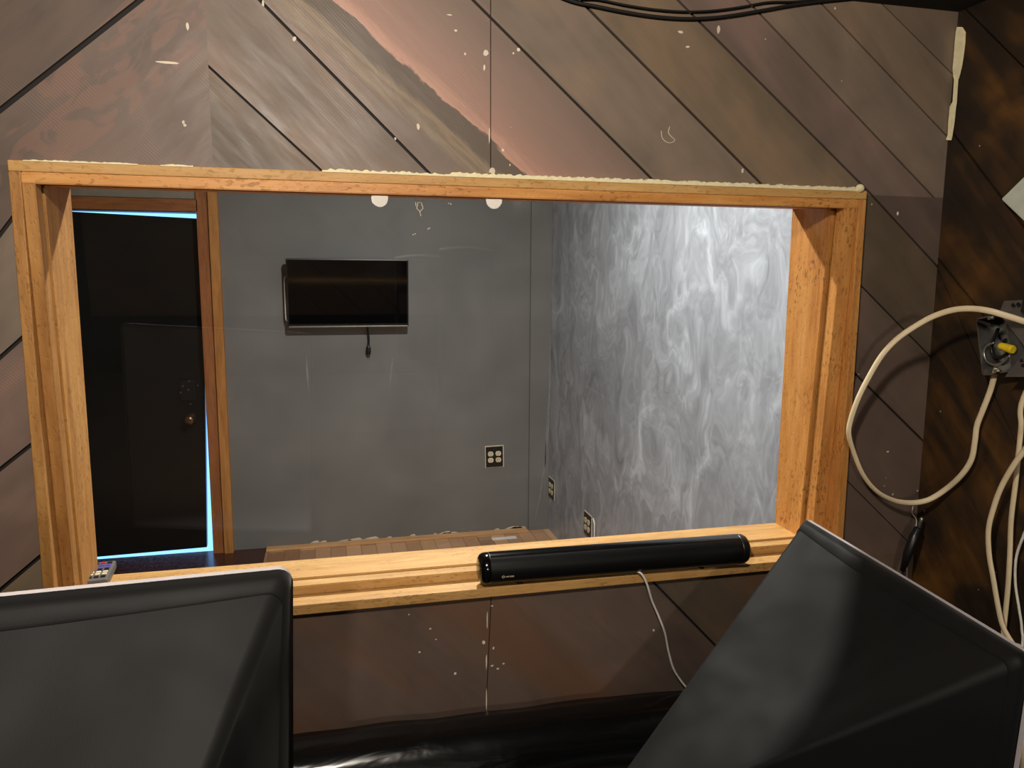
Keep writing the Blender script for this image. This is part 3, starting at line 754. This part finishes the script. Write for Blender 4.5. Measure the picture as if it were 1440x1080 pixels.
# ------------------------------------------------------------------ softboxes
def softbox(name, label, A, B, dvec, hgt, P, flip):
    A, B, P = Vector(A), Vector(B), Vector(P); d = Vector(dvec).normalized()
    u = (B-A).normalized(); Wd = (B-A).length; c = (A+B)/2+d*hgt/2
    n = (P-c).normalized()
    root = thing(name, label, 'softbox', Vector((P.x, P.y, 0)), 'studio softboxes below the window')
    def rr(w, h, r, off, N=9, sub=9):
        """rounded rectangle, listed from A corner; returns positions and edge parameter"""
        out = []
        cs = [(w/2-r, h/2-r, 0), (-w/2+r, h/2-r, 90), (-w/2+r, -h/2+r, 180), (w/2-r, -h/2+r, 270)]
        for q, (x, y, a0) in enumerate(cs):
            for k in range(N):
                a = math.radians(a0+90*k/(N-1)); out.append((x+r*math.cos(a), y+r*math.sin(a), 0))
            nx, ny, na = cs[(q+1) % 4]; a = math.radians(a0+90)
            p0 = (x+r*math.cos(a), y+r*math.sin(a)); p1 = (nx+r*math.cos(a), ny+r*math.sin(a))
            for k in range(1, sub): out.append((p0[0]+(p1[0]-p0[0])*k/sub, p0[1]+(p1[1]-p0[1])*k/sub, math.sin(math.pi*k/sub)))
        return out
    base = rr(Wd, hgt, .012, 0)
    apexR = .042
    def ring(t, sag=1.0, grow=0.0):
        pts = []
        for x, y, e in base:
            f = c + u*x - d*y
            ax = math.atan2(y/hgt, x/Wd); g_ = P + (u*math.cos(ax)-d*math.sin(ax))*apexR
            p = f.lerp(g_, t)
            p = p + (P+(c-P)*(1-t)-p)*(sag*.16*math.sin(math.pi*min(1, t*1.05))*e) 
            p = p + (p-(P+(c-P)*(1-t))).normalized()*grow
            pts.append(p)
        return pts
    def loft(rs):
        bm = bmesh.new(); V = [[bm.verts.new(p) for p in r] for r in rs]; m_ = len(V[0])
        for i in range(len(V)-1):
            for k in range(m_): bm.faces.new((V[i][k], V[i][(k+1) % m_], V[i+1][(k+1) % m_], V[i+1][k]))
        return bm
    link('fabric_shell', loft([ring(t/22) for t in range(23)]), M_FABRIC, root, True)
    h_ = .022/ (P-A).length
    link('rim_hem', loft([ring(-.002, 1, -.001), ring(-.002, 1, .0022), ring(h_*.5, 1, .0026), ring(h_*.97, 1, .0026), ring(h_, 1, .0006)]), M_FABRIC, root, True)
    fr = [p - n*.001 for p in ring(0, 1, .0026)]; fr2 = [p - n*.0075 for p in ring(0, 1, .0026)]; 
    ins = [p + (c-p)*.02 for p in fr2]
    link('white_edge', loft([fr, fr2, ins]), M_TRIMCLOTH, root)
    bm = bmesh.new(); V = [bm.verts.new(p + n*.004) for p in ins]; bm.faces.new(V); link('front_diffuser', bm, M_DIFF, root)
    bm = bmesh.new(); tube(bm, [P-n*.005, P+n*.02], .047, 28); link('speed_ring', bm, M_BLACK, root)
    bm = bmesh.new(); tube(bm, [P+n*.015, P+n*.05, P+n*.11], [.035, .032, .026], 20); lh = link('lamp_holder', bm, M_BLACK, root)
    # light stand under the lamp holder
    q = P+n*.05; foot = Vector((q.x, q.y, 0))
    bm = bmesh.new(); tube(bm, [q-Vector((0, 0, .03)), Vector((q.x, q.y, .35))], .011, 14); tube(bm, [Vector((q.x, q.y, .62)), Vector((q.x, q.y, .10))], .014, 14); link('stand_pole', bm, M_BLACK, root)
    bm = bmesh.new(); tube(bm, [Vector((q.x, q.y, .60)), Vector((q.x, q.y, .65))], .019, 14); link('collar', bm, M_BLACK, root)
    for k in range(3):
        a = 2*math.pi*k/3-math.pi/2; e = Vector((math.cos(a)*.27, math.sin(a)*.27, 0))
        bm = bmesh.new(); tube(bm, [foot+Vector((0, 0, .42)), foot+e+Vector((0, 0, .012))], .009, 10); lg = link('leg', bm, M_BLACK, root)
        bm = bmesh.new(); tube(bm, [foot+e+Vector((0, 0, 0.0005)), foot+e+Vector((0, 0, .022))], .013, 10); link('foot_cap', bm, M_BLACK, lg)
    return root
# left: faces the window; top edge follows the sill
A = onY(409, 803, -.65); Bd = onY(2, 845, -.68)
uu = (Bd-A).normalized(); Bq = A+uu*.46
dd = Vector((0, 0, -1)); dd = (dd-uu*dd.dot(uu)).normalized()
cc = (A+Bq)/2+dd*.29; nn = uu.cross(dd).normalized(); nn = nn if nn.y < 0 else -nn
softbox('softbox', 'black fabric softbox in the left corner below the remote control, seen from behind', A, Bq, dd, .54, cc+nn*.38, False)
# right: faces the right wall
A = onY(1130, 731, -.20); Bq = onY(1447, 924, -.65)
uu = (Bq-A).normalized(); mm = ray(1447, 924).cross(ray(1422, 1080)); dd = uu.cross(mm).normalized(); dd = dd if dd.z < 0 else -dd
cc = (A+Bq)/2+dd*.35; nn = uu.cross(dd).normalized(); nn = nn if nn.x < 0 else -nn
softbox('softbox', 'black fabric softbox at the right with its pale edge turned to the right wall', A, Bq, dd, .70, cc+nn*.35, True)

# ------------------------------------------------------------------ black vinyl couch back under the window
bm = bmesh.new()
prof = [(-.012, .45), (-.012, .775), (-.02, .797), (-.045, .803), (-.075, .795), (-.098, .772), (-.106, .752), (-.112, .738), (-.118, .735), (-.140, .738), (-.160, .728), (-.172, .70), (-.175, .66), (-.172, .45)]
xs = [ -.45+1.75*i/70 for i in range(71)]; rows = []
for x in xs:
    row = []
    for j, (y, z) in enumerate(prof):
        w = .007*noise.noise(Vector((x*3, j*.45, 2.0))) + .0025*noise.noise(Vector((x*11, j*1.1, 7.0)))
        zz = z - (.0 if z < .5 else .012*(x-.68)) + (w if z > .5 else 0)
        row.append(bm.verts.new((x, min(y+w*.6-.006, -.014), zz)))
    rows.append(row)
for i in range(len(rows)-1):
    for j in range(len(prof)-1): bm.faces.new((rows[i][j], rows[i+1][j], rows[i+1][j+1], rows[i][j+1]))
    bm.faces.new((rows[i][0], rows[i][-1], rows[i+1][-1], rows[i+1][0]))
bm.faces.new(rows[0]); bm.faces.new(rows[-1][::-1])
couch = thing('couch', 'black vinyl couch back against the wall under the window', 'couch', (.42, -.1, 0))
link('backrest', bm, M_VINYL, couch, True)
bm = bmesh.new(); box(bm, (-.45, -.20, .38), (1.30, -.02, .45), .02); link('seat', bm, M_VINYL, couch)
bm = bmesh.new(); box(bm, (-.45, -.19, .06), (1.30, -.015, .39), .01); link('base', bm, M_BLACK, couch)
for x in (-.40, 1.25):
    for y in (-.17, -.04):
        bm = bmesh.new(); tube(bm, [(x, y, .0005), (x, y, .07)], .02, 12); link('leg', bm, M_BLACK, couch)

# ------------------------------------------------------------------ right wall: junction box, cables, panel
jb = thing('junction_box', 'open metal junction box with bare wires on the right wall', 'junction box', onX(1420, 480, XR))
jc = onX(1412, 484, XR-.024); 
tiltm = Matrix.Rotation(math.radians(-14), 4, 'X')
by, bz, bd = .030, .050, .046
def jl(bm): bmesh.ops.transform(bm, matrix=Matrix.Translation((XR, jc.y, jc.z)) @ tiltm, verts=bm.verts)
bm = bmesh.new()
th_ = .002
box(bm, (-th_, -by, -bz), (0, by, bz)); box(bm, (-bd, -by, -bz), (0, -by+th_, bz)); box(bm, (-bd, by-th_, -bz), (0, by, bz)); box(bm, (-bd, -by, -bz), (0, by, -bz+th_)); box(bm, (-bd, -by, bz-th_), (0, by, bz))
for s in (-1, 1): box(bm, (-bd, -.006, s*bz-.007 if s > 0 else -bz), (-bd+.002, .006, bz if s > 0 else -bz+.007))
jl(bm); link('metal_box', bm, M_STEEL, jb)
for s in (-1, 1):
    bm = bmesh.new(); tube(bm, [(-bd-.003, 0, s*(bz-.004)), (-bd+.006, 0, s*(bz-.004))], .0035, 10)
    jl(bm); link('screw', bm, M_SILVER, jb)
# bent strap cover hanging across the box
bm = bmesh.new()
c0 = onX(1424, 424, XR-.055); c1 = onX(1412, 448, XR-.062); c2 = onX(1438, 482, XR-.066); c3 = onX(1430, 520, XR-.066)
def plate(bm, q, t=.0016):
    f0 = [bm.verts.new(p) for p in q]; f1 = [bm.verts.new(p+Vector((t, 0, 0))) for p in q]; n = len(q)
    bm.faces.new(f0); bm.faces.new(f1[::-1])
    for i in range(n): bm.faces.new((f0[i], f1[i], f1[(i+1) % n], f0[(i+1) % n]))
XP = XR-.052
plate(bm, [onX(x, y, XP) for x, y in ((1412, 423), (1437, 422), (1434, 437), (1405, 441))])
plate(bm, [onX(x, y, XP-.004) for x, y in ((1405, 441), (1434, 437), (1452, 470), (1445, 492))])
plate(bm, [onX(x, y, XP-.006) for x, y in ((1445, 490), (1462, 480), (1462, 522), (1442, 530), (1413, 530))])
link('strap_cover', bm, M_STEEL, jb)
for x, y in ((1424, 429), (1431, 428), (1436, 507), (1438, 514)):
    bm = bmesh.new(); c = onX(x, y, XP-.0075); tube(bm, [c, c+Vector((.003, 0, 0))], .003, 8)
    link('screw_hole', bm, M_BLACK, jb)
bm = bmesh.new()
P = [onX(x, y, XR-.040) for x, y in ((1398, 482), (1388, 486), (1384, 497), (1389, 509), (1400, 513), (1412, 509), (1420, 500))]
tube(bm, smooth_path(P, 6), .0018, 8); o = link('ground_wire', bm, M_SILVER, jb, True)
bm = bmesh.new()
P = [onX(x, y, XR-.030) for x, y in ((1404, 462), (1396, 480), (1395, 496), (1404, 503), (1416, 497), (1422, 486), (1414, 478), (1408, 492))]
tube(bm, smooth_path(P, 6), .003, 8); link('wire', bm, M_BLACK, jb, True)
bm = bmesh.new(); a = onX(1406, 486, XR-.047); b = onX(1425, 492, XR-.047)
tube(bm, [a, a.lerp(b, .1), a.lerp(b, .9), b], [.0045, .006, .0072, .0062], 14); o = link('wire_connector', bm, M_YELLOW, jb); o['label'] = 'yellow wire connector'

def cable(name, pts, r, label, cat, mat=M_WHITECABLE, flat=.5, n=7, grp=None, fd=(1, .3, 0)):
    bm = bmesh.new(); tube(bm, smooth_path(pts, n), r, 10, flat, flatdir=fd if flat < 1 else None)
    return tag(link(name, bm, mat, None, True), label, cat, grp)
lp = [(1470, 462, -.27), (1440, 452, -.255), (1415, 444, -.24), (1390, 437, -.22), (1365, 434, -.19), (1340, 436, -.16), (1312, 445, -.13), (1285, 460, -.105), (1260, 478, -.085), (1240, 500, -.07), (1222, 530, -.055), (1207, 560, -.042),
      (1196, 592, -.030), (1194, 612, -.026), (1202, 640, -.022), (1214, 668, -.022), (1232, 690, -.024), (1255, 703, -.03), (1280, 707, -.04), (1305, 703, -.055), (1330, 688, -.072), (1352, 668, -.09), (1366, 646, -.10), (1371, 620, -.112), (1374, 598, -.12), (1384, 572, -.14), (1393, 548, -.155), (1398, 530, -.165), (1402, 518, -.172)]
def lpp(x, y, Y):
    p = onY(x, y, min(Y, Y0-.012))
    return p if p.x < XR-.02 else onX(x, y, XR-.02)
cable('electrical_cable', [lpp(*p) for p in lp], .0052, 'flat cream cable bent in a big loop from the open junction box', 'cable')
h1 = [Vector((1.565, -.37, ZC-.002)), Vector((1.565, -.365, 1.8)), Vector((1.555, -.33, 1.45))]+[onX(x, y, X) for x, y, X in ((1455, 612, 1.53), (1440, 634, 1.53), (1425, 655, 1.53), (1408, 685, 1.53), (1397, 715, 1.53), (1390, 745, 1.53), (1391, 780, 1.53), (1397, 815, 1.53), (1403, 850, 1.53), (1410, 880, 1.53), (1424, 905, 1.53), (1440, 925, 1.53))]+[Vector((1.54, -.30, .80)), Vector((1.555, -.31, .40)), Vector((1.56, -.30, .006))]
cable('electrical_cable', h1, .0052, 'flat cream cable bowing outward down the right wall behind the softbox', 'cable', flat=.55, fd=(1, 0, 0))
h2 = [Vector((1.567, -.31, ZC-.002)), Vector((1.567, -.30, 1.75)), Vector((1.562, -.265, 1.48))]+[onX(x, y, 1.555) for x, y in ((1439, 560), (1436, 600), (1432, 640), (1428, 680), (1422, 730), (1420, 780), (1417, 830), (1412, 880), (1408, 930))]+[Vector((1.555, -.225, .7)), Vector((1.56, -.23, .3)), Vector((1.56, -.24, .006))]
cable('electrical_cable', h2, .005, 'flat cream cable hanging almost straight down the right wall', 'cable', flat=.55, fd=(1, 0, 0))
h3 = [Vector((1.57, -.40, ZC-.002)), Vector((1.57, -.39, 1.6)), Vector((1.568, -.33, 1.3))]+[onX(x, y, 1.56) for x, y in ((1450, 735), (1438, 757), (1429, 785), (1428, 820), (1433, 855), (1437, 885), (1436, 930))]+[Vector((1.565, -.26, .6)), Vector((1.565, -.26, .004))]
cable('thin_cord', h3, .0022, 'thin pale cord hanging at the right edge beside the cream cables', 'cord', M_WHITECORD, 1)
# black bundle along the top of the wall
for k, (dy, lab, rad) in enumerate(((0, 'slack black cable along the top of the board wall, lower of two', .0026), (-10, 'thinner black cable just above the slack one at the ceiling', .0016))):
    P = [onY(x, y+dy*(1 if 830 < x < 1120 else .4), Y0-.008) for x, y in ((740, -26), (800, 0), (840, 9), (880, 17), (920, 23), (960, 26), (1000, 25), (1040, 20), (1080, 13), (1120, 6), (1160, 1), (1200, -3))]
    cable('ceiling_cable', P, rad, lab, 'cable', M_DARKCABLE, 1)
# audio plug hanging in the corner
a = onY(1297, 727, -.03); b = onY(1292, 742, -.03); c_ = onY(1287, 752, -.03); d_ = onY(1277, 778, -.028); e_ = onY(1269, 803, -.026)
pl_ = thing('audio_plug', 'black audio plug with a silver tip in the corner behind the right softbox', 'audio plug', e_)
bm = bmesh.new(); tube(bm, [a, a.lerp(b, .15), a.lerp(b, .3), b], [.002, .004, .0032, .0045], 12); link('tip', bm, M_SILVER, pl_, True)
bm = bmesh.new(); tube(bm, [b, b.lerp(c_, .2), c_, c_.lerp(d_, .05), d_, e_], [.006, .008, .008, .0095, .009, .005], 14); link('barrel', bm, M_BLACK, pl_, True)
bm = bmesh.new(); tube(bm, smooth_path([e_, onY(1270, 815, -.026), onY(1276, 795, -.02), onY(1275, 815, -.02), onY(1274, 850, -.02)][0:1]+[onY(1271, 812, -.026), onY(1274, 830, -.026), onY(1274, 870, -.026), Vector((1.53, -.03, .6)), Vector((1.52, -.03, .003))], 5), .0024, 8); link('lead', bm, M_DARKCABLE, pl_, True)
cable('thin_cord', [onY(x, y, .0) for x, y in ((1284, 712), (1283, 722), (1289, 735))]+[onY(x, y, -.005) for x, y in ((1278, 770), (1276, 790), (1275, 815), (1275, 840))], .0007, 'hair thin pale cord behind the black audio plug', 'cord', M_WHITECORD, 1)
# pale grey panel at the right edge
XPN = XR-.022
q0 = onX(1407, 280, XPN); q1 = onX(1440, 238, XPN); q2 = onX(1440, 327, XPN)
e1 = (q1-q0).normalized(); e2 = (q2-q0).normalized()
bis = (e1+e2).normalized(); per = Vector((0, -bis.z, bis.y))
e1 = (bis+per*(1 if e1.dot(per) > 0 else -1)*.8).normalized(); e2 = (bis+per*(1 if e2.dot(per) > 0 else -1)*.8).normalized()
S_ = .16
bm = bmesh.new(); plate(bm, [q0, q0+e1*S_, q0+(e1+e2)*S_, q0+e2*S_], .0215)
bmesh.ops.recalc_face_normals(bm, faces=bm.faces); bmesh.ops.bevel(bm, geom=list(bm.edges), offset=.002, segments=2, affect='EDGES')
tag(link('wall_panel', bm, M_PANEL), 'pale grey square panel set cornerwise on the right wall above the junction box', 'panel')

# ------------------------------------------------------------------ lights
def point(name, loc, power, col, r):
    l = bpy.data.lights.new(name, 'POINT'); l.energy = power; l.color = col; l.shadow_soft_size = r
    o = bpy.data.objects.new(name, l); o.location = loc; C.objects.link(o); return o
l = bpy.data.lights.new('booth_lamp', 'AREA'); l.shape = 'DISK'; l.size = .10; l.energy = 65; l.color = (1, .96, .885)
lo = bpy.data.objects.new('booth_lamp', l); lo.location = (.85, 1.05, 2.62); C.objects.link(lo)
point('room_lamp', (.36, -1.0, 1.99), 42, (1, .895, .77), .045)
point('room_lamp_far', (.1, -3.6, 1.95), 64, (1, .88, .74), .06)
# what the tilted pane mirrors from the back of the room: two hanging bulbs and two chairs
gth = math.atan2(.040, zi1-zi0); gn = Vector((0, -math.cos(gth), -math.sin(gth))); gp = Vector((0, lean((zi0+zi1)/2)+.0275, (zi0+zi1)/2))
def mirrored(x, y, Y):
    d = ray(x, y); h = CAM + d*((gp-CAM).dot(gn)/d.dot(gn)); r_ = d - gn*2*d.dot(gn); return h + r_*((Y-h.y)/r_.y)
for px_, lab in (((534, 279), 'round bulb hanging at the back, mirrored left of centre under the window head'), ((695, 282), 'round bulb hanging at the back, mirrored right of centre under the window head')):
    c = mirrored(px_[0], px_[1], -3.5)
    gl_ = thing('pendant_bulb', lab, 'light bulb', c, 'round bulbs at the back of the room')
    bm = bmesh.new(); bmesh.ops.create_uvsphere(bm, u_segments=24, v_segments=14, radius=.05, matrix=Matrix.Translation(c)); link('bulb', bm, M_LAMP, gl_, True)
    bm = bmesh.new(); tube(bm, [c+Vector((0, 0, .043)), c+Vector((0, 0, .095))], .02, 14); sk = link('socket', bm, M_BLACK, gl_)
    bm = bmesh.new(); tube(bm, [c+Vector((0, 0, .09)), Vector((c.x, c.y, ZC))], .004, 8); link('cord', bm, M_BLACK, sk)
def chair(px_, Y, rot, lab):
    c = mirrored(px_[0], px_[1], Y); rz = Matrix.Rotation(rot, 4, 'Z')
    o = thing('chair', lab, 'chair', Vector((c.x, c.y, 0)), 'upholstered chairs at the back of the room')
    def put(name, bm, mt, sm=False):
        bmesh.ops.transform(bm, matrix=Matrix.Translation((c.x, c.y, 0)) @ rz, verts=bm.verts); return link(name, bm, mt, o, sm)
    bm = bmesh.new(); box(bm, (-.165, -.20, .43), (.165, .22, .49), .02); put('seat', bm, M_CHAIR)
    zt = c.z; bm = bmesh.new()
    g_ = [[bm.verts.new((-.15+.3*i/12, .235+.03*(1-((i-6)/6)**2)+y, z+(.018*(1-((i-6)/6)**2) if k == 1 else 0))) for i in range(13)] for y in (0, .035) for k, z in enumerate((zt-.23, zt-.02))]
    q = [g_[0], g_[1], g_[3], g_[2]]
    for a_ in range(4):
        for i in range(12): bm.faces.new((q[a_][i], q[a_][i+1], q[(a_+1) % 4][i+1], q[(a_+1) % 4][i]))
    bm.faces.new([r[0] for r in q]); bm.faces.new([r[-1] for r in q][::-1]); bk = put('backrest', bm, M_CHAIR)
    bm = bmesh.new(); tube(bm, [(-.15+.3*i/12, .253+.03*(1-((i-6)/6)**2), zt-.02+.018*(1-((i-6)/6)**2)) for i in range(13)], .011, 8); put('piping', bm, M_PAPER, True).parent = bk
    for sx in (-1, 1):
        bm = bmesh.new(); tube(bm, [(sx*.15, -.18, .001), (sx*.145, -.17, .44)], .012, 10); put('leg', bm, M_STEEL)
        bm = bmesh.new(); tube(bm, [(sx*.15, .24, .001), (sx*.145, .22, .45), (sx*.135, .245, zt-.12)], .012, 10); put('leg', bm, M_STEEL)
M_CHAIR = simple('chair_cloth', srgb(84, 76, 70), .8, nscale=80)
chair((653, 343), -3.25, .12, 'upholstered chair mirrored in the pane right of the television')
chair((578, 354), -3.75, -.1, 'upholstered chair mirrored across the right edge of the television')
wd = bpy.data.worlds.new('World'); SC.world = wd; wd.use_nodes = True
bg = wd.node_tree.nodes['Background']; bg.inputs[0].default_value = (.20, .50, 1, 1); bg.inputs[1].default_value = 2.4

SC.view_settings.view_transform = 'Standard'; SC.view_settings.look = 'None'; SC.view_settings.gamma = 1; SC.view_settings.use_curve_mapping = False
SC.view_settings.exposure = 0
SC.cycles.max_bounces = 8; SC.cycles.transparent_max_bounces = 12
SC.cycles.sample_clamp_indirect = 4
